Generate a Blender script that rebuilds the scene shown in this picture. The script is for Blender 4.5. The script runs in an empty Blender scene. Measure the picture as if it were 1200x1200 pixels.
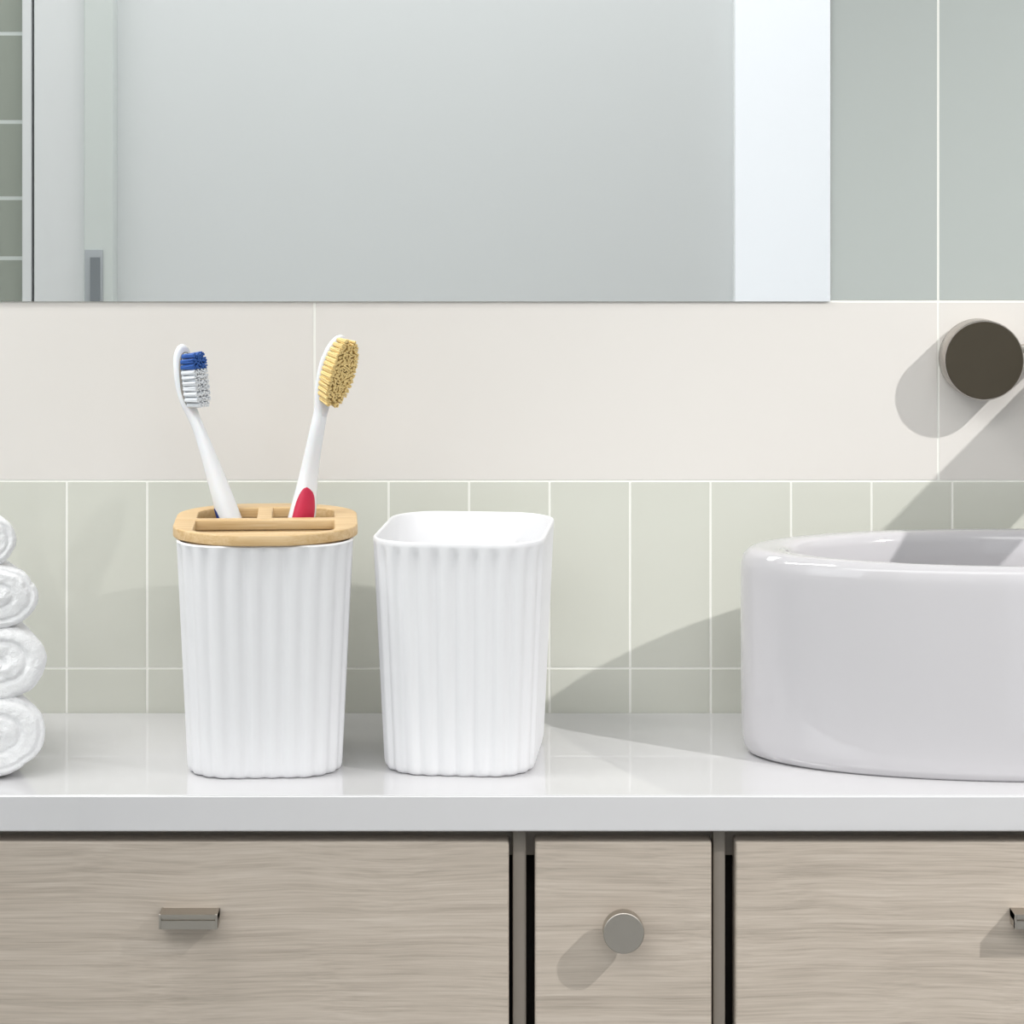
import bpy, bmesh, math, random
from mathutils import Vector, Matrix
random.seed(7)
PI = math.pi
S = bpy.context.scene
C = S.collection

# ------------------------------------------------------------------ camera
F = 3000.0                    # focal length in pixels of a 1200 px frame
VX, VY = 560.0, 174.0         # vanishing point of the depth direction
CT = 0.85                     # counter top height
DF = F/2364.0                 # distance camera -> counter front edge
CZ = CT + (932-VY)/F*DF       # camera height
DW = F*(CZ-CT)/(835-VY)       # distance camera -> tiled wall (wall plane is y = 0)
cam = bpy.data.cameras.new('camera'); camo = bpy.data.objects.new('camera', cam); C.objects.link(camo)
camo.location = (0, -DW, CZ); camo.rotation_euler = (PI/2, 0, 0)
cam.sensor_width = 36; cam.lens = F/1200*36
cam.shift_x = (600-VX)/1200; cam.shift_y = (VY-600)/1200
cam.clip_start = 0.02
S.camera = camo

def W(px, py, D):             # photo position at distance D from the camera -> world point
    return Vector(((px-VX)/F*D, D-DW, CZ-(py-VY)/F*D))

# ------------------------------------------------------------------ world, lights, exposure
w = bpy.data.worlds.new('world'); S.world = w; w.use_nodes = True
w.node_tree.nodes['Background'].inputs[0].default_value = (0.85, 0.92, 1, 1)
w.node_tree.nodes['Background'].inputs[1].default_value = 0.4

def area(name, loc, target, sx, sy, power, col=(1, 1, 1)):
    l = bpy.data.lights.new(name, 'AREA'); l.shape = 'RECTANGLE'; l.size = sx; l.size_y = sy
    l.energy = power; l.color = col
    o = bpy.data.objects.new(name, l); C.objects.link(o); o.location = loc
    o.rotation_euler = (Vector(target)-Vector(loc)).to_track_quat('-Z', 'Y').to_euler()
    return o
def spot(name, loc, target, power, size, blend, radius, col=(1, 1, 1)):
    l = bpy.data.lights.new(name, 'SPOT'); l.energy = power; l.spot_size = size; l.spot_blend = blend
    l.shadow_soft_size = radius; l.color = col
    o = bpy.data.objects.new(name, l); C.objects.link(o); o.location = loc
    o.rotation_euler = (Vector(target)-Vector(loc)).to_track_quat('-Z', 'Y').to_euler()
    return o
T = Vector((0.12, 0, 0.95))
spot('spot_lamp', T + 1.15*Vector((1.2, -1, 1.12)), (0.43, -0.05, 0.89), 135, math.radians(32), 1.0, 0.018, (1, 0.985, 0.965))
area('ceiling_fill', (-0.2, -1.95, 2.45), (-0.2, -1.95, 0), 2.2, 1.1, 25, (1, 0.995, 0.99))  # added unseen fill, brightens the wall reflected in the mirror
area('wall_fill', (-0.55, -0.30, 1.75), (-0.45, -0.03, 0.85), 0.6, 0.14, 5.2, (1, 0.99, 0.97))  # added off-frame fill for the left wall and counter, no fixture
area('left_front_fill', (-1.3, -1.6, 1.7), (0.1, 0, 1.0), 1.0, 1.0, 4.5, (0.93, 0.97, 1))  # added soft fill from the left front, no window on that side
S.view_settings.view_transform = 'Standard'; S.view_settings.look = 'None'
S.view_settings.gamma = 1; S.view_settings.use_curve_mapping = False
S.view_settings.exposure = 0.0

# ------------------------------------------------------------------ materials
def lin(h):
    h = h.lstrip('#'); r = []
    for i in (0, 2, 4):
        c = int(h[i:i+2], 16)/255
        r.append(c/12.92 if c <= 0.04045 else ((c+0.055)/1.055)**2.4)
    return (*r, 1)
def mat(name, col, rough=0.5, metal=0.0, bump=None, var=None, coat=0.0, spec=0.5, sub=0.0, ior=1.5):
    m = bpy.data.materials.new(name); m.use_nodes = True
    nt = m.node_tree; b = nt.nodes['Principled BSDF']
    c = lin(col) if isinstance(col, str) else (*col, 1)
    b.inputs['Base Color'].default_value = c
    b.inputs['Roughness'].default_value = rough; b.inputs['Metallic'].default_value = metal
    b.inputs['Coat Weight'].default_value = coat; b.inputs['Coat Roughness'].default_value = 0.05
    b.inputs['Specular IOR Level'].default_value = spec; b.inputs['IOR'].default_value = ior
    if sub: b.inputs['Subsurface Weight'].default_value = sub; b.inputs['Subsurface Scale'].default_value = 0.004
    tc = nt.nodes.new('ShaderNodeTexCoord')
    if var:                                      # (scale, amount) soft mottling
        n = nt.nodes.new('ShaderNodeTexNoise'); n.inputs['Scale'].default_value = var[0]; n.inputs['Detail'].default_value = 3
        nt.links.new(tc.outputs['Object'], n.inputs['Vector'])
        mx = nt.nodes.new('ShaderNodeMix'); mx.data_type = 'RGBA'
        mx.inputs[6].default_value = tuple(x*(1-var[1]) for x in c[:3])+(1,)
        mx.inputs[7].default_value = tuple(min(1, x*(1+var[1])) for x in c[:3])+(1,)
        nt.links.new(n.outputs['Fac'], mx.inputs[0]); nt.links.new(mx.outputs[2], b.inputs['Base Color'])
    if bump:                                     # (scale, strength, distance)
        n = nt.nodes.new('ShaderNodeTexNoise'); n.inputs['Scale'].default_value = bump[0]; n.inputs['Detail'].default_value = 4
        nt.links.new(tc.outputs['Object'], n.inputs['Vector'])
        bp = nt.nodes.new('ShaderNodeBump'); bp.inputs['Strength'].default_value = bump[1]; bp.inputs['Distance'].default_value = bump[2]
        nt.links.new(n.outputs['Fac'], bp.inputs['Height']); nt.links.new(bp.outputs['Normal'], b.inputs['Normal'])
    return m
def wood(name, cols, sc, rough, fine=0.35, bumpd=0.0003, swirl=0.0):
    """horizontal grain: long streaks along x, fine pores, soft large figure"""
    m = bpy.data.materials.new(name); m.use_nodes = True; nt = m.node_tree; N = nt.nodes.new; L = nt.links.new
    b = nt.nodes['Principled BSDF']; b.inputs['Roughness'].default_value = rough
    tc = N('ShaderNodeTexCoord')
    warp = N('ShaderNodeTexNoise'); warp.inputs['Scale'].default_value = 9; warp.inputs['Detail'].default_value = 1
    L(tc.outputs['Object'], warp.inputs['Vector'])
    vm = N('ShaderNodeVectorMath'); vm.operation = 'MULTIPLY_ADD'
    vm.inputs[1].default_value = (0, swirl, swirl)
    L(warp.outputs['Color'], vm.inputs[0]); L(tc.outputs['Object'], vm.inputs[2])
    def streak(s, det, dist=0.0):
        mp = N('ShaderNodeMapping'); mp.inputs['Scale'].default_value = s
        n = N('ShaderNodeTexNoise'); n.inputs['Scale'].default_value = 1; n.inputs['Detail'].default_value = det
        n.inputs['Roughness'].default_value = 0.6; n.inputs['Distortion'].default_value = dist
        L(vm.outputs[0], mp.inputs['Vector']); L(mp.outputs[0], n.inputs['Vector']); return n
    a = streak((sc[0], sc[1], sc[1]), 4, 0.4); f = streak((sc[0]*4, sc[1]*6, sc[1]*6), 3)
    mx = N('ShaderNodeMix'); mx.data_type = 'FLOAT'; mx.inputs[0].default_value = fine
    L(a.outputs['Fac'], mx.inputs[2]); L(f.outputs['Fac'], mx.inputs[3])
    r = N('ShaderNodeValToRGB'); L(mx.outputs[0], r.inputs[0])
    e = r.color_ramp.elements; e[0].position = 0.30; e[0].color = lin(cols[0]); e[1].position = 0.70; e[1].color = lin(cols[2])
    k = e.new(0.5); k.color = lin(cols[1])
    L(r.outputs[0], b.inputs['Base Color'])
    bp = N('ShaderNodeBump'); bp.inputs['Strength'].default_value = 0.4; bp.inputs['Distance'].default_value = bumpd
    L(mx.outputs[0], bp.inputs['Height']); L(bp.outputs['Normal'], b.inputs['Normal'])
    return m
M = dict(
    green=mat('sage_tile', '#d1d2c8', 0.14, var=(5, 0.03)),
    cream=mat('cream_tile', '#dfdbd6', 0.3, var=(3, 0.012)),
    greyt=mat('grey_tile', '#afb5b2', 0.35, var=(3, 0.015)),
    grout=mat('grout', '#f6f6f0', 0.5),
    paint=mat('wall_paint', '#eef1f2', 0.7),
    white=mat('white_paint', '#f2f4f5', 0.4),
    trimg=mat('pale_trim_paint', '#e3e9e6', 0.4),
    floor=mat('floor_tile', '#c4c3c2', 0.4, var=(4, 0.05)),
    ceil=mat('ceiling_paint', '#f3f3f1', 0.8),
    quartz=mat('white_quartz', '#d6d5d7', 0.0, var=(12, 0.012), ior=2.3),
    ceramic=mat('white_ceramic', '#c7c5c8', 0.06, coat=0.3),
    cup=mat('matte_white_plastic', '#eaeaec', 0.45, spec=0.4),
    brushw=mat('white_brush_plastic', '#eef1f5', 0.25, sub=0.1),
    blue=mat('navy_rubber', '#17357c', 0.4),
    red=mat('crimson_rubber', '#c9284c', 0.4),
    bblue=mat('blue_bristle', '#2f5fae', 0.5, bump=(2500, 0.4, 0.0003)),
    bwhite=mat('white_bristle', '#e9edf2', 0.4),
    btan=mat('tan_bristle', '#ecd08e', 0.5, var=(700, 0.15)),
    chrome=mat('brushed_nickel', '#b3aca5', 0.25, metal=1),
    nickel=mat('dark_nickel', '#b4aea6', 0.36, metal=1),
    bronze=mat('dark_bronze_face', '#514a3e', 0.3, metal=0.7),
    frame=mat('taupe_lacquer', '#7c746b', 0.45),
    dark=mat('cabinet_interior', '#2c2824', 0.8),
    drawer=wood('greige_oak', ('#a2978b', '#beb2a5', '#cfc4b8'), (5, 165), 0.5, 0.5, swirl=0.010),
    bamboo=wood('bamboo', ('#c9a26c', '#dab988', '#e8cca2'), (14, 330), 0.45, 0.3, 0.00008, swirl=0.001),
    towel=mat('white_terry', '#fcfcfd', 0.95, bump=(1500, 0.7, 0.0008), spec=0.1),
)
mir = mat('mirror_silver', (0.93, 0.945, 0.945), 0.0, metal=1); M['mirror'] = mir
em = mat('glowing_white_panel', '#f2f5fa', 0.3)
em.node_tree.nodes['Principled BSDF'].inputs['Emission Color'].default_value = lin('#f4f7fc')
em.node_tree.nodes['Principled BSDF'].inputs['Emission Strength'].default_value = 0.38  # added glow, stands in for light falling on the white strip
M['glow'] = em

# ------------------------------------------------------------------ mesh helpers
def add_box(bm, lo, hi, mi=0, bev=0.0, seg=2):
    t = bmesh.new()
    bmesh.ops.create_cube(t, size=1)
    for v in t.verts:
        v.co = Vector([lo[i]+(v.co[i]+0.5)*(hi[i]-lo[i]) for i in range(3)])
    if bev: bmesh.ops.bevel(t, geom=list(t.edges), offset=bev, segments=seg, profile=0.5, affect='EDGES')
    vm = {}
    for v in t.verts: vm[v] = bm.verts.new(v.co)
    for f in t.faces:
        nf = bm.faces.new([vm[v] for v in f.verts]); nf.material_index = mi
    t.free()
def obj(name, bm, mats, parent=None, smooth=True, loc=None, angle=40):
    me = bpy.data.meshes.new(name); bmesh.ops.recalc_face_normals(bm, faces=list(bm.faces))
    bm.to_mesh(me); bm.free()
    for m in (mats if isinstance(mats, (list, tuple)) else [mats]): me.materials.append(m)
    o = bpy.data.objects.new(name, me); C.objects.link(o)
    if smooth:
        me.polygons.foreach_set('use_smooth', [True]*len(me.polygons))
        me.set_sharp_from_angle(angle=math.radians(angle))
    if parent: o.parent = parent
    if loc: o.location = loc
    return o
def empty(name, loc=(0, 0, 0)):
    o = bpy.data.objects.new(name, None); C.objects.link(o); o.location = loc; o.empty_display_size = 0.02; return o
def tag(o, label, cat, group=None):
    o['label'] = label; o['category'] = cat
    if group: o['group'] = group
    return o
def struct(o): o['kind'] = 'structure'; return o
def wnm(o):
    n = o.modifiers.new('normals', 'WEIGHTED_NORMAL'); n.keep_sharp = True; n.weight = 100
def box_obj(name, lo, hi, m, parent=None, bev=0.0):
    bm = bmesh.new(); add_box(bm, lo, hi, 0, bev); o = obj(name, bm, m, parent, angle=60)
    if bev: wnm(o)
    return o
def loft(bm, rings, cap=True, mi=0):
    vs = [[bm.verts.new(p) for p in r] for r in rings]
    n = len(rings[0])
    for a, b in zip(vs, vs[1:]):
        for i in range(n):
            f = bm.faces.new((a[i], a[(i+1) % n], b[(i+1) % n], b[i])); f.material_index = mi
    if cap:
        bm.faces.new(vs[0][::-1]).material_index = mi; bm.faces.new(vs[-1]).material_index = mi
    return vs
def lathe(bm, prof, M4, n=64, sx=1, sy=1):
    """prof: (radius, height) list about local z, M4 places it"""
    rings = [[M4 @ Vector((r*sx*math.cos(2*PI*i/n), r*sy*math.sin(2*PI*i/n), z)) for i in range(n)] for r, z in prof]
    return loft(bm, rings)

# ------------------------------------------------------------------ room shell
XL, XR, YB, ZT = -1.7, 2.3, -2.6, 2.5
SW = F/DW                                                     # px per metre on the tiled wall
def wx(px): return (px-VX)/SW
def wz(py): return CZ-(py-VY)/SW
bm = bmesh.new()
add_box(bm, (XL, 0.0003, 0), (XR, 0.12, ZT), 0)                # grout bed behind all tiles
g = 0.0007                                                    # half a grout joint
def tile(x0, x1, z0, z1, mi): 
    x0 = max(x0, XL); x1 = min(x1, XR)
    if x1-x0 > 0.01: add_box(bm, (x0+g, 0.0, z0+g), (x1-g, 0.006, z1-g), mi)
pitch = 94.35/SW
z563, z782, z353 = wz(563.5), wz(783), wz(353)
hr = z563-z782
for k in range(-16, 30):
    x0 = wx(78)+k*pitch
    tile(x0, x0+pitch, z782, z563, 1)
    tile(x0, x0+pitch, z782-hr, z782, 1)
bw = 731/SW
for k in range(-3, 4):
    x0 = wx(368.5)+k*bw
    tile(x0, x0+bw, z563, z353, 2)
    tile(x0, x0+bw, z353, z353+0.62, 3)
    tile(x0, x0+bw, z353+0.62, ZT, 3)
struct(obj('wall_back', bm, [M['grout'], M['green'], M['cream'], M['greyt']]))
struct(box_obj('floor', (XL, YB, -0.1), (XR, 0.12, 0), M['floor']))
struct(box_obj('ceiling', (XL, YB, ZT), (XR, 0.12, ZT+0.1), M['ceil']))
struct(box_obj('wall_left', (XL-0.1, YB, 0), (XL, 0.12, ZT), M['paint']))
struct(box_obj('wall_right', (XR, YB, 0), (XR+0.1, 0.12, ZT), M['paint']))
# wall behind the camera, seen in the mirror
SM = F/(DW-YB)
def mx(px): return (px-VX)/SM
def mz(py): return CZ-(py-VY)/SM
bm = bmesh.new()
add_box(bm, (XL-0.1, YB-0.1, 0), (XR+0.1, YB, ZT), 0)
zz = mz(40); 
rows = [mz(40)+0.135*k for k in range(1, 12)][::-1]+[mz(40), mz(143), mz(232), mz(302), mz(302)-.11, mz(302)-.22]
add_box(bm, (XL, YB, 0), (mx(30), YB+0.0137, ZT), 1)
for a, b in zip(rows, rows[1:]):
    add_box(bm, (XL, YB+0.009, b+0.003), (mx(30), YB+0.014, a-0.003), 2)
sage2 = mat('sage_tile_deep', '#a6aca2', 0.3)
struct(obj('wall_front', bm, [M['paint'], M['trimg'], sage2]))
d = struct(box_obj('door_1', (mx(44), YB, 0), (mx(103.5), YB+0.03, 2.2), M['white'], bev=0.002))
j = box_obj('jamb', (mx(103.5), YB, 0), (mx(138), YB+0.045, 2.2), M['trimg'], d, 0.003)
bm = bmesh.new()
hx0, hx1, hz = mx(105), mx(126), mz(291)
add_box(bm, (hx0, YB+0.045, hz-0.2), (hx1, YB+0.049, hz), 0, 0.001)
add_box(bm, (hx0+0.009, YB+0.049, hz-0.19), (hx1-0.004, YB+0.051, hz-0.012), 1)
obj('flush_handle', bm, [mat('satin_steel', '#b5babe', 0.4), mat('steel_recess', '#8b9196', 0.4)], d)
struct(box_obj('trim_1', (mx(30), YB, 0), (mx(41), YB+0.03, 2.2), M['white'], bev=0.002))
wn = struct(box_obj('glow_panel_1', (mx(858), YB, 0.2), (mx(858)+0.62, YB+0.02, 2.2), M['white'], bev=0.002))  # bright white wall end, built as an added glowing panel
box_obj('glow_face', (mx(858)+0.003, YB+0.015, 0.25), (mx(858)+0.60, YB+0.024, 2.15), M['glow'], wn)  # glowing face, also adds soft fill from behind the camera

# ------------------------------------------------------------------ mirror
mr = tag(box_obj('wall_mirror', (wx(-420), -0.0016, wz(353)), (wx(972.5), -0.0005, 2.05), M['mirror']),
    'large frameless rectangular mirror on the wall above the cream tile band', 'mirror')

# ------------------------------------------------------------------ vanity cabinet + worktop
yf = DF-DW                                   # counter front edge (y)
st = 0.043*1000/2364                         # slab thickness
tag(box_obj('worktop', (-1.0, yf, CT-st), (1.35, -0.0002, CT), M['quartz'], bev=0.0012),
    'polished white stone worktop running along the tiled wall', 'worktop')
yd = yf+0.005                                # face of the drawers
SD = F/(yd+DW)
def dx(px): return (px-VX)/SD
def dz(py): return CZ-(py-VY)/SD
cab = tag(empty('vanity_cabinet', (0, 0, 0)), 'greige oak vanity cabinet with taupe frame under the white worktop', 'cabinet')
zt = CT-st
bm = bmesh.new()
xl, xr = -0.95, 1.3
def stile(a, b): add_box(bm, (a, yd+0.004, 0.1), (b, yd+0.03, zt-0.0003), 0, 0.0008)
add_box(bm, (xl, yd+0.012, zt-0.016), (xr, yd+0.03, zt-0.0003), 0)       # top rail
stile(dx(601), dx(617)); stile(dx(836.5), dx(851)); stile(xl, xl+0.018); stile(xr-0.018, xr)
add_box(bm, (xl, yd+0.012, 0.1), (xr, yd+0.03, 0.118), 0)
obj('frame', bm, M['frame'], cab)
bm = bmesh.new()
add_box(bm, (xl, yd+0.0301, 0.1), (xr, -0.002, zt-0.0005), 0)
add_box(bm, (xl+0.05, yd+0.05, 0.0), (xr-0.05, -0.01, 0.1), 0)
obj('carcass', bm, M['dark'], cab)
ztop = dz(986)
def drawer(x0, x1, z0, z1):
    bm = bmesh.new(); add_box(bm, (x0, yd, z0), (x1, yd+0.018, z1), 0, 0.0011, 2)
    o = obj('drawer', bm, M['drawer'], cab, angle=60); wnm(o); return o
zlo = ztop-0.235
dl = drawer(xl+0.022, dx(596.5), zlo, ztop); dm = drawer(dx(627), dx(834), zlo, ztop); dr = drawer(dx(862), xr-0.022, zlo, ztop)
for a, b in ((xl+0.022, dx(596.5)), (dx(627), dx(834)), (dx(862), xr-0.022)):
    drawer(a, b, 0.125, zlo-0.006)
# finger pulls
def pull(x0, x1, ztop_, parent):
    bm = bmesh.new(); p = 0.0115; h = 0.0072; t = 0.0016
    prof = [(0, 0), (-p, 0), (-p, -t*0.9), (-p+0.0012, -t*1.1), (-p+0.0012, -t*1.7), (-p, -t*1.9), (-p, -h), (-p+t*1.2, -h), (-p+t*1.2, -t*2.2), (0, -t*2.2)]
    rings = [[Vector((x, yd+a, ztop_+b)) for a, b in prof] for x in (x0, x1)]
    loft(bm, rings)
    # end plates
    for x, s in ((x0, 1), (x1, -1)):
        lo, hi = min(x, x+s*0.0012), max(x, x+s*0.0012)
        add_box(bm, (lo, yd-p-0.0002, ztop_-h), (hi, yd, ztop_+0.0002), 0, 0.0002, 1)
    return obj('handle', bm, M['nickel'], parent, angle=25)
pk = F/(yd-0.0115+DW)
def px_(p): return (p-VX)/pk
def pz_(p): return CZ-(p-VY)/pk
pull(px_(186), px_(255), pz_(1072), dl)
pull(px_(1189), px_(1189)+0.029, pz_(1072), dr)
# round knob on the middle drawer
c = W(731, 1094, yd-0.015+DW); R = 24.2*(yd-0.015+DW)/F
m4 = Matrix.Translation((c.x, yd, c.z)) @ Matrix.Rotation(PI/2, 4, 'X')
bm = bmesh.new()
lathe(bm, [(R*0.62, -0.0005), (R*0.6, 0.001), (R*0.5, 0.002), (R*0.5, 0.006), (R*0.9, 0.0075), (R, 0.0085), (R, 0.0142), (R*0.985, 0.0149), (R*0.95, 0.0151), (R*0.1, 0.0151)], m4, 72)
obj('knob', bm, M['nickel'], dm, angle=12)

# ------------------------------------------------------------------ basin
cy = -(DW-1.361); bcx = (1200-VX)/F*1.361; RX, RY = 0.1506, 0.0672*1.03
BH = (880-640)/F*1.361
bm = bmesh.new()
Hh = BH
prof = [(0.05, 0.0), (0.955, 0.0), (0.978, 0.0015), (0.99, 0.005), (0.996, 0.012), (1.0, 0.04), (1.0, Hh-0.013), (0.998, Hh-0.009), (0.991, Hh-0.004), (0.968, Hh-0.0008), (0.945, Hh), (0.86, Hh-0.0005), (0.83, Hh-0.002), (0.81, Hh-0.006), (0.80, Hh-0.02), (0.78, Hh-0.05), (0.74, Hh-0.08), (0.62, Hh-0.095), (0.3, Hh-0.1), (0.06, Hh-0.102)]
lathe(bm, prof, Matrix.Translation((bcx, cy, CT)), 160, RX, RY)
basin = obj('countertop_basin', bm, M['ceramic'], angle=60)
tag(basin, 'glossy white oval countertop basin standing on the right of the worktop', 'basin')
bm = bmesh.new(); lathe(bm, [(0.001, 0), (0.018, 0), (0.02, 0.002), (0.016, 0.004), (0.001, 0.0045)], Matrix.Translation((bcx, cy, CT+Hh-0.1018)), 40)
obj('drain', bm, M['chrome'], basin)

# ------------------------------------------------------------------ wall tap: round handle in view, spout beyond the frame edge
tap = tag(empty('wall_tap', W(1155, 422, DW)), 'round dark metal wall tap handle on the cream tiles above the basin', 'tap')
tp = 0.022; Dt = DW-tp; c = W(1154.5, 422.5, Dt); Rt = 47.0*Dt/F
inv = Matrix.Translation(-Vector(tap.location))
m4 = inv @ Matrix.Translation((c.x-0.0005, -0.0001, c.z)) @ Matrix.Rotation(PI/2, 4, 'X')
bm = bmesh.new(); lathe(bm, [(Rt*0.94, 0), (Rt*0.96, 0.001), (Rt, 0.004), (Rt, tp-0.001), (Rt*0.985, tp), (Rt*0.97, tp), (0.001, tp)], m4, 96)
obj('handle_body', bm, M['chrome'], tap)
bm = bmesh.new(); lathe(bm, [(Rt*0.97, tp+0.00002), (Rt*0.965, tp+0.0004), (0.001, tp+0.0004)], m4, 96)
obj('handle_face', bm, M['bronze'], tap)
bm = bmesh.new(); add_box(bm, (c.x+Rt*0.9, -tp*0.95, c.z+0.004), (c.x+Rt+0.02, -tp*0.6, c.z+0.0085), 0, 0.0008)
for v in bm.verts: v.co = inv @ v.co
obj('lever', bm, M['nickel'], tap)
sx_, sz_ = wx(1293), wz(430); Rs = 0.024; sl = 0.12
bm = bmesh.new()
rings = []
for t in range(13):
    a = max(0, (t-6)/6)*PI/2
    if t <= 6: ctr = Vector((sx_, -sl*t/6, sz_)); nrm = Vector((0, -1, 0))
    else: ctr = Vector((sx_, -sl-0.03*math.sin(a), sz_-0.03*(1-math.cos(a)))); nrm = Vector((0, -math.cos(a), -math.sin(a)))
    u = Vector((1, 0, 0)); v = nrm.cross(u)
    rings.append([inv @ (ctr+Rs*(u*math.cos(2*PI*i/48)+v*math.sin(2*PI*i/48))) for i in range(48)])
rings[0] = [p+Vector((0, -0.0002, 0)) for p in rings[0]]
loft(bm, rings)
obj('spout', bm, M['nickel'], tap)

# ------------------------------------------------------------------ cups
def rrect(a, b, r, n):
    """n points evenly spaced by arc length round a rounded rectangle, half sizes a, b, with outward normals"""
    pts = []; r = min(r, a*0.999, b*0.999)
    segs = [('l', (a-r, -b), (1, 0), 0)]
    L1, L2, LA = 2*(a-r), 2*(b-r), PI/2*r
    tot = 2*L1+2*L2+4*LA
    out = []
    for i in range(n):
        s = tot*i/n
        k = 0
        # start at front centre going right
        s0 = s + L1/2
        if s0 >= tot: s0 -= tot
        # front edge (y=-b) from x=-(a-r) to a-r
        for side in range(4):
            Ls = L1 if side % 2 == 0 else L2
            if s0 < Ls:
                q = s0
                if side == 0: p = (-(a-r)+q, -b); nn = (0, -1)
                elif side == 1: p = (a, -(b-r)+q); nn = (1, 0)
                elif side == 2: p = ((a-r)-q, b); nn = (0, 1)
                else: p = (-a, (b-r)-q); nn = (-1, 0)
                break
            s0 -= Ls
            if s0 < LA:
                an = -PI/2+side*PI/2+s0/r
                cc = [(a-r, -(b-r)), (a-r, b-r), (-(a-r), b-r), (-(a-r), -(b-r))][side]
                p = (cc[0]+r*math.cos(an), cc[1]+r*math.sin(an)); nn = (math.cos(an), math.sin(an))
                break
            s0 -= LA
        else:
            p = (0, -b); nn = (0, -1)
        out.append((p, nn))
    return out
def flute(u): # 0..1 within one flute: broad convex rib and a soft groove
    return 0.5-0.5*math.cos(2*PI*u)
def cup_mesh(at, bt, ab, bb, H, nf=36, amp=0.00075, rc=0.026, wall=0.0022, rim=0.003, phase=0.5):
    bm = bmesh.new(); n = nf*14; rings = []
    zs = [(0, -0.0022), (0.0006, -0.0012), (0.0018, -0.0004), (0.004, 0)]+[(0.004+(H-rim-0.007)*k/10, 0) for k in range(1, 11)]+[(H-rim, 0), (H-0.0008, 0), (H-0.0002, -0.0004), (H, -0.0009)]
    for z, off in zs:
        t = (z/H)
        a = ab+(at-ab)*t+off; b = bb+(bt-bb)*t+off
        rr = rrect(a, b, rc*(0.85+0.15*t), n)
        k = 1.0
        if z > H-rim-0.0021: k = max(0, min(1, (H-rim-z)/0.0015+0.0))
        if z < 0.002: k = 0.8
        ring = []
        for i, (p, nn) in enumerate(rr):
            u = (i*nf/n+phase) % 1
            o_ = -amp*k*2*(flute(u)**1.5)
            ring.append(Vector((p[0]+nn[0]*o_, p[1]+nn[1]*o_, z)))
        rings.append(ring)
    for z, off in ((H-0.0003, -wall*0.8), (H-0.001, -wall), (H*0.5, -wall-0.0006), (0.006, -wall-0.0008), (0.0035, -wall-0.003)):
        t = z/H; a = ab+(at-ab)*t+off; b = bb+(bt-bb)*t+off
        rings.append([Vector((p[0], p[1], z)) for p, nn in rrect(a, b, max(0.005, rc*(0.85+0.15*t)+off), n)])
    loft(bm, rings); return bm
# plain tumbler
Dn = F*(CZ-CT)/(911-VY)                       # front foot of cup 2
HB = 0.1155/2
def cup_at(x0t, x1t, x0b, x1b, yfoot, yrim):
    D0 = F*(CZ-CT)/(yfoot-VY); Ds = D0+0.018
    Dm = D0+HB*0.9                            # middle of the cup
    at = (x1t-x0t)/2*Ds/F; ab = (x1b-x0b)/2*Ds/F
    Drim = Dm-HB
    H = CZ-(yrim-VY)/F*Drim-CT
    cx = ((x0t+x1t)/2-VX)/F*(Ds+0.008)
    return cx, Dm-DW, at, ab, H
cx, cyy, at, ab, H2 = cup_at(436, 649, 452.5, 638, 912, 637)
at -= 0.0022; ab -= 0.0018; cx += 0.0013
tum = obj('tumbler', cup_mesh(at, HB, ab, HB*0.88, H2, phase=0.5), M['cup'], loc=(cx, cyy, CT+0.0001), angle=80)
tum.rotation_euler = (0, 0, -0.10)
tag(tum, 'open white ribbed plastic cup standing empty between the toothbrush holder and the basin', 'cup')
# holder with bamboo lid
HL = 0.0056
cx1, cy1, at1, ab1, H1 = cup_at(208.5, 416, 221, 402.5, 915, 640.5)
cx1 -= 0.0022
hold = tag(empty('toothbrush_holder', (cx1, cy1, CT+0.0001)), 'white ribbed toothbrush holder cup with a slotted bamboo lid, holding two toothbrushes', 'toothbrush holder')
hold.rotation_euler = (0, 0, 0.06)
obj('cup_body', cup_mesh(at1, HB*0.98, ab1, HB*0.86, H1, rim=0.0008, amp=0.0007), M['cup'], hold, angle=80)
def poly_curve(name, loops, z, ext, bev, m, parent):
    cu = bpy.data.curves.new(name, 'CURVE'); cu.dimensions = '2D'; cu.fill_mode = 'BOTH'
    cu.extrude = ext; cu.bevel_depth = bev; cu.bevel_resolution = 2
    for lp in loops:
        s = cu.splines.new('POLY'); s.points.add(len(lp)-1); s.use_cyclic_u = True
        for q, p in zip(s.points, lp): q.co = (p[0], p[1], 0, 1)
    tmp = bpy.data.objects.new(name+'_c', cu); C.objects.link(tmp)
    bpy.context.view_layer.update()
    me = bpy.data.meshes.new_from_object(tmp.evaluated_get(bpy.context.evaluated_depsgraph_get()))
    bpy.data.objects.remove(tmp)
    me.name = name; me.materials.clear(); me.materials.append(m)
    bm = bmesh.new(); bm.from_mesh(me); bmesh.ops.remove_doubles(bm, verts=bm.verts, dist=1e-6)
    bm.to_mesh(me); bm.free()
    o = bpy.data.objects.new(name, me); C.objects.link(o); o.parent = parent; o.location = (0, 0, z)
    me.polygons.foreach_set('use_smooth', [True]*len(me.polygons)); me.set_sharp_from_angle(angle=math.radians(35))
    return o
la, lb = at1+0.0024, HB+0.001; bev = 0.0008
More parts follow.
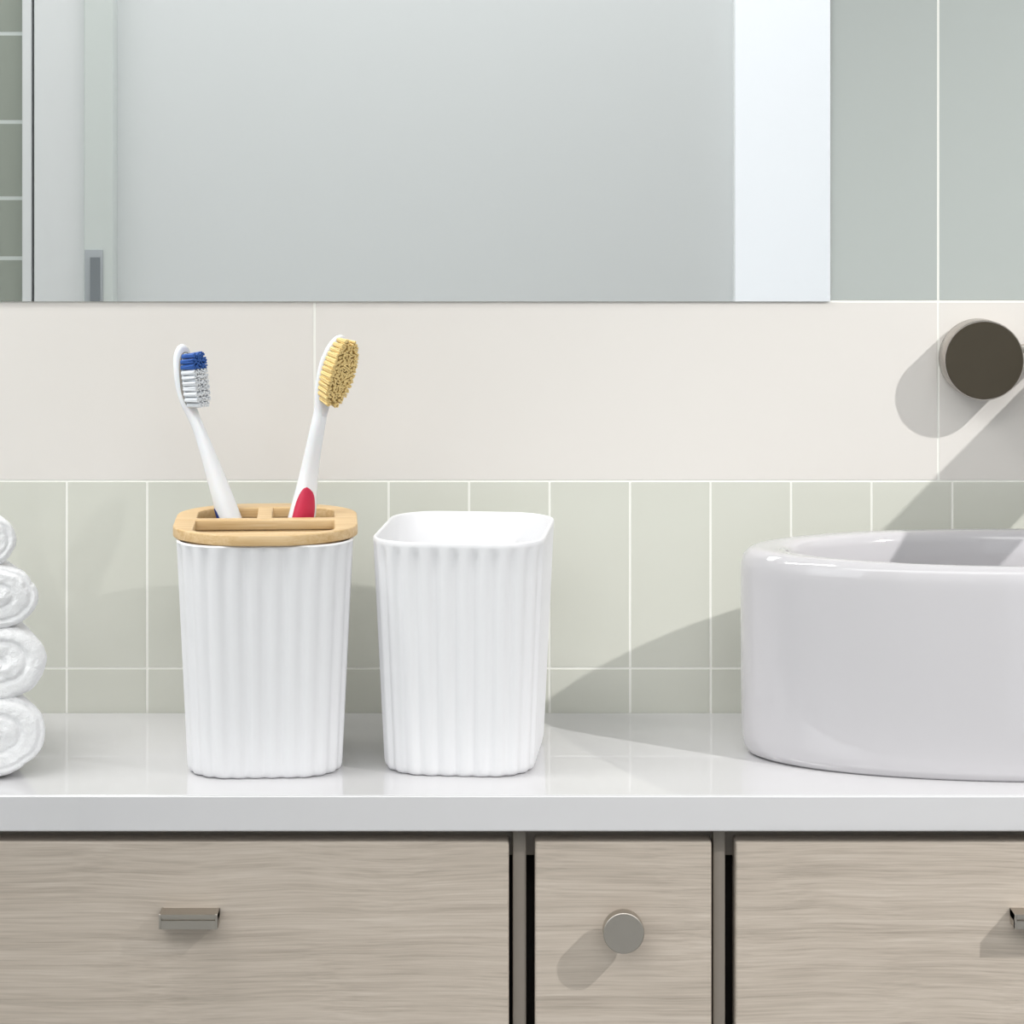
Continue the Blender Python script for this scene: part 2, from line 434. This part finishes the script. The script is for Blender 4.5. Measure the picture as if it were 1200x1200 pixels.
def slot(x0, x1, y0, y1, r):          # r: radii at (x0,y0),(x1,y0),(x1,y1),(x0,y1)
    pts = []
    for k, (cxx, cyy_, rr, a0) in enumerate(((x0, y0, r[0], PI), (x1, y0, r[1], 1.5*PI), (x1, y1, r[2], 0), (x0, y1, r[3], PI/2))):
        sx = 1 if cxx == x0 else -1; sy = 1 if cyy_ == y0 else -1
        for i in range(9):
            a = a0+i/8*PI/2
            pts.append((cxx+sx*rr+rr*math.cos(a), cyy_+sy*rr+rr*math.sin(a)))
    return pts
outer = [p for p, _ in rrect(la-bev, lb-bev, 0.040, 200)]
kx = (cy1+DW)/F
def lxp(px, dy=0): return (px-VX)/F*(cy1+dy+DW)-cx1
s0 = -lb+0.0125; s1 = -0.004; s2 = 0.0035; s3 = lb-0.017
xa, xb = lxp(230.5), lxp(391.5)
xm0, xm1 = lxp(304.5, 0.02), lxp(322, 0.02)
E = bev
loops = [outer, slot(xa-E, xb+E, s0-E, s1+E, (.012, .012, .0015, .0015)), slot(xa-E, xm0+E, s2-E, s3+E, (.0015, .0015, .0015, .016)), slot(xm1-E, xb+E, s2-E, s3+E, (.0015, .0015, .016, .0015))]
lid = poly_curve('lid', loops, H1+HL/2+0.0001, HL/2-bev, bev, M['bamboo'], hold)
lid['label'] = 'pale bamboo lid with three slots'
inner_ = [p for p, _ in rrect(at1-0.0045, HB*0.98-0.0045, 0.028, 160)]
poly_curve('slot_insert', [inner_]+loops[1:], H1-0.0062, 0.006, 0.0, M['bamboo'], hold)

# ------------------------------------------------------------------ toothbrushes
def section(c, u, v, hw, ht, n=20, e=2.6):
    out = []
    for i in range(n):
        a = 2*PI*i/n; ca, sa = math.cos(a), math.sin(a)
        out.append(c+u*(hw*math.copysign(abs(ca)**(2/e), ca))+v*(ht*math.copysign(abs(sa)**(2/e), sa)))
    return out
def interp(keys, t):
    for (t0, *a), (t1, *b) in zip(keys, keys[1:]):
        if t <= t1:
            k = (t-t0)/(t1-t0); k = k*k*(3-2*k) if False else k
            return [x+(y-x)*k for x, y in zip(a, b)]
    return list(keys[-1][1:])
def smooth_keys(keys, n):
    """Catmull-Rom over rows"""
    out = []
    K = [keys[0]]+list(keys)+[keys[-1]]
    for i in range(1, len(K)-2):
        for s in range(n):
            t = s/n
            out.append([0.5*((2*p1)+(-p0+p2)*t+(2*p0-5*p1+4*p2-p3)*t*t+(-p0+3*p1-3*p2+p3)*t**3) for p0, p1, p2, p3 in zip(K[i-1], K[i], K[i+1], K[i+2])])
    out.append(list(keys[-1])); return out
def toothbrush(label, rows, yaw, headlen, mats, kind, grip):
    """rows: (px, py, D, half width, half thickness) from foot to tip; yaw: bristle direction turned towards the camera"""
    pts = [(*W(a, b, D), hw, ht) for a, b, D, hw, ht in rows]
    sm = smooth_keys(pts, 8)
    foot = Vector(sm[0][:3]); root = tag(empty('toothbrush', foot), label, 'toothbrush')
    P = [Vector(s[:3])-foot for s in sm]
    # head frame: long axis a, bristle direction d, width axis wv
    bd = Vector((math.cos(yaw), -math.sin(yaw), 0))
    def frame(i):
        t = (P[min(i+1, len(P)-1)]-P[max(i-1, 0)]).normalized()
        d_ = (bd-t*bd.dot(t)).normalized(); return t, d_, t.cross(d_)
    bm = bmesh.new(); rings = []
    N = len(P)
    for i in range(N):
        t, d_, wv = frame(i)
        rings.append(section(P[i], d_, wv, sm[i][4], sm[i][3]))
    loft(bm, rings)
    obj('handle', bm, M['brushw'], root, angle=70)
    return root, P, sm, frame
def tufts(bm, base, d_, a_, wv, half_len, half_w, rows, cols, length, rad, spread=0.0, jitter=0.0003, oval=True, per=7, lenfn=None, sel=None):
    for i in range(rows):
        s = -1+2*i/(rows-1)
        wlim = math.sqrt(max(0.0, 1-(s*0.93)**(2 if oval else 6)))
        nc = max(2, round(cols*wlim)) if oval else (cols if abs(s) < 0.95 else cols-1)
        for j in range(nc):
            q = 0 if nc == 1 else -1+2*j/(nc-1)
            if sel and not sel(i, j): continue
            b0 = base+a_*(s*half_len)+wv*(q*half_w*max(wlim, 0.35))
            Lh = length*(lenfn(s, q) if lenfn else 1)
            for k in range(per):
                an = 2*PI*k/per+random.random(); rr = rad*(0.62 if k else 0)
                p0 = b0+a_*(rr*math.cos(an))+wv*(rr*math.sin(an))
                tip = p0+d_*(Lh*(1+random.uniform(-.012, .012)))+a_*(s*spread*length+math.cos(an)*rr*0.5+random.uniform(-jitter, jitter))+wv*(q*spread*length+math.sin(an)*rr*0.5+random.uniform(-jitter, jitter))
                r0 = rad*0.42
                ax = (tip-p0).normalized(); u = ax.orthogonal().normalized(); v = ax.cross(u)
                loft(bm, [[p0+(u*math.cos(2*PI*m/6)+v*math.sin(2*PI*m/6))*r0 for m in range(6)],
                          [p0+(tip-p0)*0.93+(u*math.cos(2*PI*m/6)+v*math.sin(2*PI*m/6))*r0*0.95 for m in range(6)],
                          [tip+(u*math.cos(2*PI*m/6)+v*math.sin(2*PI*m/6))*r0*0.98 for m in range(6)]])
D1 = cy1+DW+0.031
mm = 0.001
# left brush: blue and white bristles
rows1 = [(332, 868, D1-.010, 4.8*mm, 3.4*mm), (320, 820, D1-.008, 6.2*mm, 4.6*mm), (300, 720, D1-.004, 6.8*mm, 5.2*mm), (279, 640, D1, 6.8*mm, 5.4*mm), (268, 605, D1+.002, 6.5*mm, 5.2*mm),
         (254, 562, D1+.004, 5.2*mm, 4.3*mm), (243, 530, D1+.005, 4.0*mm, 3.5*mm), (234, 505, D1+.006, 3.2*mm, 2.9*mm), (226, 486, D1+.007, 3.5*mm, 2.6*mm), (220, 470, D1+.0075, 5.0*mm, 2.5*mm),
         (217, 455, D1+.008, 6.0*mm, 2.5*mm), (214.5, 437, D1+.008, 6.3*mm, 2.5*mm), (213.5, 420, D1+.0085, 6.0*mm, 2.4*mm), (214, 411, D1+.0085, 4.9*mm, 2.2*mm), (215, 406, D1+.0085, 3.0*mm, 1.7*mm), (215.8, 404, D1+.0085, 0.8*mm, 0.6*mm)]
root, P, sm, frame = toothbrush('white toothbrush with blue and white bristles leaning left in the holder', rows1, math.radians(38), 0, None, 0, 0)
iA = 11*8; t, d_, wv = frame(iA)
foot = Vector(root.location)
hc = (W(216.2, 446, D1+.008)-foot)
hc = hc+d_*2.5*mm
t = (W(214.0, 415, D1+.0085)-W(220.5, 476, D1+.008)).normalized(); d_ = (d_-t*d_.dot(t)).normalized(); wv = t.cross(d_)
def plate(hl, hw, th, m, name, off=0.0):
    bm = bmesh.new(); rings = []
    for z, k in ((-0.0012, 1), (th*0.6, 1), (th, 0.93)):
        rings.append([hc+d_*z+t*(off+hl*k*math.copysign(abs(math.cos(a))**0.75, math.cos(a)))+wv*(hw*k*math.copysign(abs(math.sin(a))**0.85, math.sin(a))) for a in [2*PI*i/40 for i in range(40)]])
    loft(bm, rings); return obj(name, bm, m, root, angle=50)
plate(15.5*mm, 5.2*mm, 0.5*mm, M['chrome'], 'plate_rim')
plate(14.9*mm, 4.7*mm, 0.8*mm, M['brushw'], 'bristle_plate')
bm = bmesh.new()
tufts(bm, hc+d_*0.0005, d_, t, wv, 13.2*mm, 3.9*mm, 10, 4, 10.2*mm, 1.15*mm, 0.03, oval=False, per=10, jitter=0.00015, sel=lambda i, j: i < 7)
obj('bristles', bm, M['bwhite'], root)['label'] = 'white bristles'
bm = bmesh.new()
tufts(bm, hc+d_*0.0005, d_, t, wv, 13.2*mm, 3.9*mm, 10, 4, 10.2*mm, 1.2*mm, 0.03, oval=False, per=10, sel=lambda i, j: i >= 7)
obj('tip_bristles', bm, M['bblue'], root)['label'] = 'blue bristles at the tip'
def grip(P, sm, frame, i0, i1, side, a0, a1, m, label):
    """raised rubber inlay that narrows to a rounded tip; side angle range on the section"""
    bm = bmesh.new(); rings = []; n = 14; step = 0.25; tip = 5.0
    for q_ in range(int((i1-i0)/step)+1):
        f_ = i0+q_*step; i = min(int(f_), len(P)-2); fr = f_-i
        tt, dd, ww = frame(i); t2, d2, w2 = frame(i+1); dd = dd.lerp(d2, fr).normalized(); ww = ww.lerp(w2, fr).normalized()
        c0 = P[i].lerp(P[i+1], fr); hw = sm[i][4]*(1-fr)+sm[i+1][4]*fr; ht = sm[i][3]*(1-fr)+sm[i+1][3]*fr
        x_ = (f_-(i1-tip))/tip
        k = max(0.03, math.sqrt(max(0.0, 1-x_*x_))) if x_ > 0 else 1.0
        row = []; inner = []
        for q in range(n+1):
            a = side+(a0+(a1-a0)*q/n)*k
            ca, sa = math.cos(a), math.sin(a); e = 2.6
            off = 0.00012+0.0002*math.sin(PI*q/n)**0.5
            x = hw*math.copysign(abs(ca)**(2/e), ca); y = ht*math.copysign(abs(sa)**(2/e), sa)
            row.append(c0+dd*(x+off*ca)+ww*(y+off*sa)); inner.append(c0+dd*x*0.9+ww*y*0.9)
        rings.append(row+inner[::-1])
    loft(bm, rings)
    o = obj('grip', bm, m, root, angle=50); o['label'] = label
grip(P, sm, frame, 10, 34.5, -PI*0.66, -0.55, 0.55, M['blue'], 'navy blue rubber grip')
# right brush: tan bristles
D2 = D1-0.017
rows2 = [(292, 872, D2+.000, 5.0*mm, 3.4*mm), (298, 830, D2+.000, 6.3*mm, 4.6*mm), (320, 740, D2+.000, 7.6*mm, 5.6*mm), (344, 650, D2+.000, 7.9*mm, 6*mm), (354, 605, D2+.000, 7.3*mm, 5.6*mm),
         (361.5, 560, D2+.002, 5.2*mm, 4.2*mm), (367.5, 525, D2+.001, 4.2*mm, 3.6*mm), (372, 502, D2, 3.9*mm, 3.3*mm), (376, 482, D2, 3.9*mm, 2.9*mm), (379, 467, D2, 5.3*mm, 2.5*mm),
         (382.5, 450, D2, 6.8*mm, 2.3*mm), (387, 430, D2, 7.3*mm, 2.3*mm), (393, 412, D2, 6.4*mm, 2.2*mm), (397.5, 401, D2, 4.6*mm, 2*mm), (400, 395.5, D2, 2.8*mm, 1.5*mm), (401, 393, D2, 0.8*mm, 0.6*mm)]
root, P, sm, frame = toothbrush('white toothbrush with tan bristles and a crimson grip leaning right in the holder', rows2, math.radians(50), 0, None, 0, 0)
foot = Vector(root.location)
t, d_, wv = frame(11*8)
hc = W(387.5, 432, D2)-foot+d_*2.2*mm
t = (W(399, 402, D2)-W(379.5, 466, D2)).normalized(); d_ = (d_-t*d_.dot(t)).normalized(); wv = t.cross(d_)
bm = bmesh.new()
tufts(bm, hc-d_*0.0003, d_, t, wv, 16.2*mm, 6.0*mm, 13, 5, 9.8*mm, 1.25*mm, 0.05, oval=True, per=12, jitter=0.0004, lenfn=lambda s, q: 0.93+0.1*(1-s*s))
obj('bristles', bm, M['btan'], root)['label'] = 'tan bristles'
grip(P, sm, frame, 10, 38, -PI*0.15, -0.95, 0.95, M['red'], 'crimson rubber grip')

# ------------------------------------------------------------------ rolled towels
def towel(label, cxp, cyp, rx, rz, Dfront, length, turns, a_end, seed, rot=0.24, flat=0.0):
    """a solid roll: rounded ends, spiral fold pressed into both end faces, outer flap step at a_end"""
    rnd = random.Random(seed); ph = [rnd.uniform(0, 6.28) for _ in range(8)]
    bm = bmesh.new(); k = Dfront/F; R = rx*k; NA = 120; tk = R/turns
    def rad(a, yy):
        u = ((a-a_end)/(2*PI)) % 1.0                       # 0 just past the flap, 1 just before it
        step = tk*0.22*min(1, u/0.06) if u < 0.06 else tk*0.22
        step *= (1-u*0.4)
        return R*(0.93+0.02*math.sin(2*a+ph[0]+1.5*yy)+0.014*math.sin(3*a+ph[1]-3*yy)+0.008*math.sin(7*a+ph[2]+5*yy))+step*0.6
    def pt(a, f, y, yy):
        r = rad(a, yy)*f; x = r*math.cos(a); z = r*math.sin(a)*rz/rx
        if flat and z < -R*flat: z = -R*flat+(z+R*flat)*0.2
        return Vector((x, y, z))
    def relief(a, f):                                      # depth of the fold groove at radius fraction f
        s_ = (f*R/tk-(a-a_end)/(2*PI)) % 1.0
        d_ = min(s_, 1-s_)
        return tk*0.16*math.exp(-(d_/0.13)**2)*(1 if f < 0.93 else 0)
    rings = []; NF = 34
    def face(front):
        out = []
        for j in range(1, NF+1):
            f = j/NF*0.985
            ring = []
            for i in range(NA):
                a = 2*PI*i/NA
                edge = max(0.0, f-0.72)/0.28
                y = relief(a, f)+R*0.30*(1-math.sqrt(max(0, 1-edge*edge)))+R*0.05*math.sin(2*a+ph[4])*(1-f)
                ring.append(pt(a, f, y if front else length-y, 0 if front else 1))
            out.append(ring)
        return out
    rings += face(True)
    for q in range(0, 21):
        yy = q/20; rings.append([pt(2*PI*i/NA, 1.0, R*0.30+yy*(length-0.6*R), yy) for i in range(NA)])
    rings += face(False)[::-1]
    loft(bm, rings)
    o = obj('rolled_towel', bm, M['towel'], angle=180)
    o.location = W(cxp, cyp, Dfront); o.rotation_euler = (0, 0, rot)
    md = o.modifiers.new('soft', 'SUBSURF'); md.levels = 1; md.render_levels = 1
    tx = bpy.data.textures.get('terry') or bpy.data.textures.new('terry', 'CLOUDS'); tx.noise_scale = 0.004
    dm_ = o.modifiers.new('fluff', 'DISPLACE'); dm_.texture = tx; dm_.strength = 0.0010; dm_.texture_coords = 'LOCAL'
    tag(o, label, 'towel', 'rolled white towels stacked at the left')
    return o
Dt_ = F*(CZ-CT)/(916-VY)
towel('white rolled towel at the bottom of the stack, resting on the worktop', -4, 866, 62, 50, Dt_, 0.10, 2.5, -0.9, 1, 0.36, 0.86)
towel('white rolled towel second from the bottom of the stack', -2, 782, 61, 46, Dt_+0.002, 0.098, 2.2, -1.2, 2, 0.34)
towel('white rolled towel second from the top of the stack', -6, 703, 56, 40, Dt_+0.003, 0.095, 2.5, 0.4, 3, 0.38)
towel('white rolled towel on top of the stack', -17, 636, 38, 34, Dt_+0.005, 0.092, 2.2, 2.6, 4, 0.36)
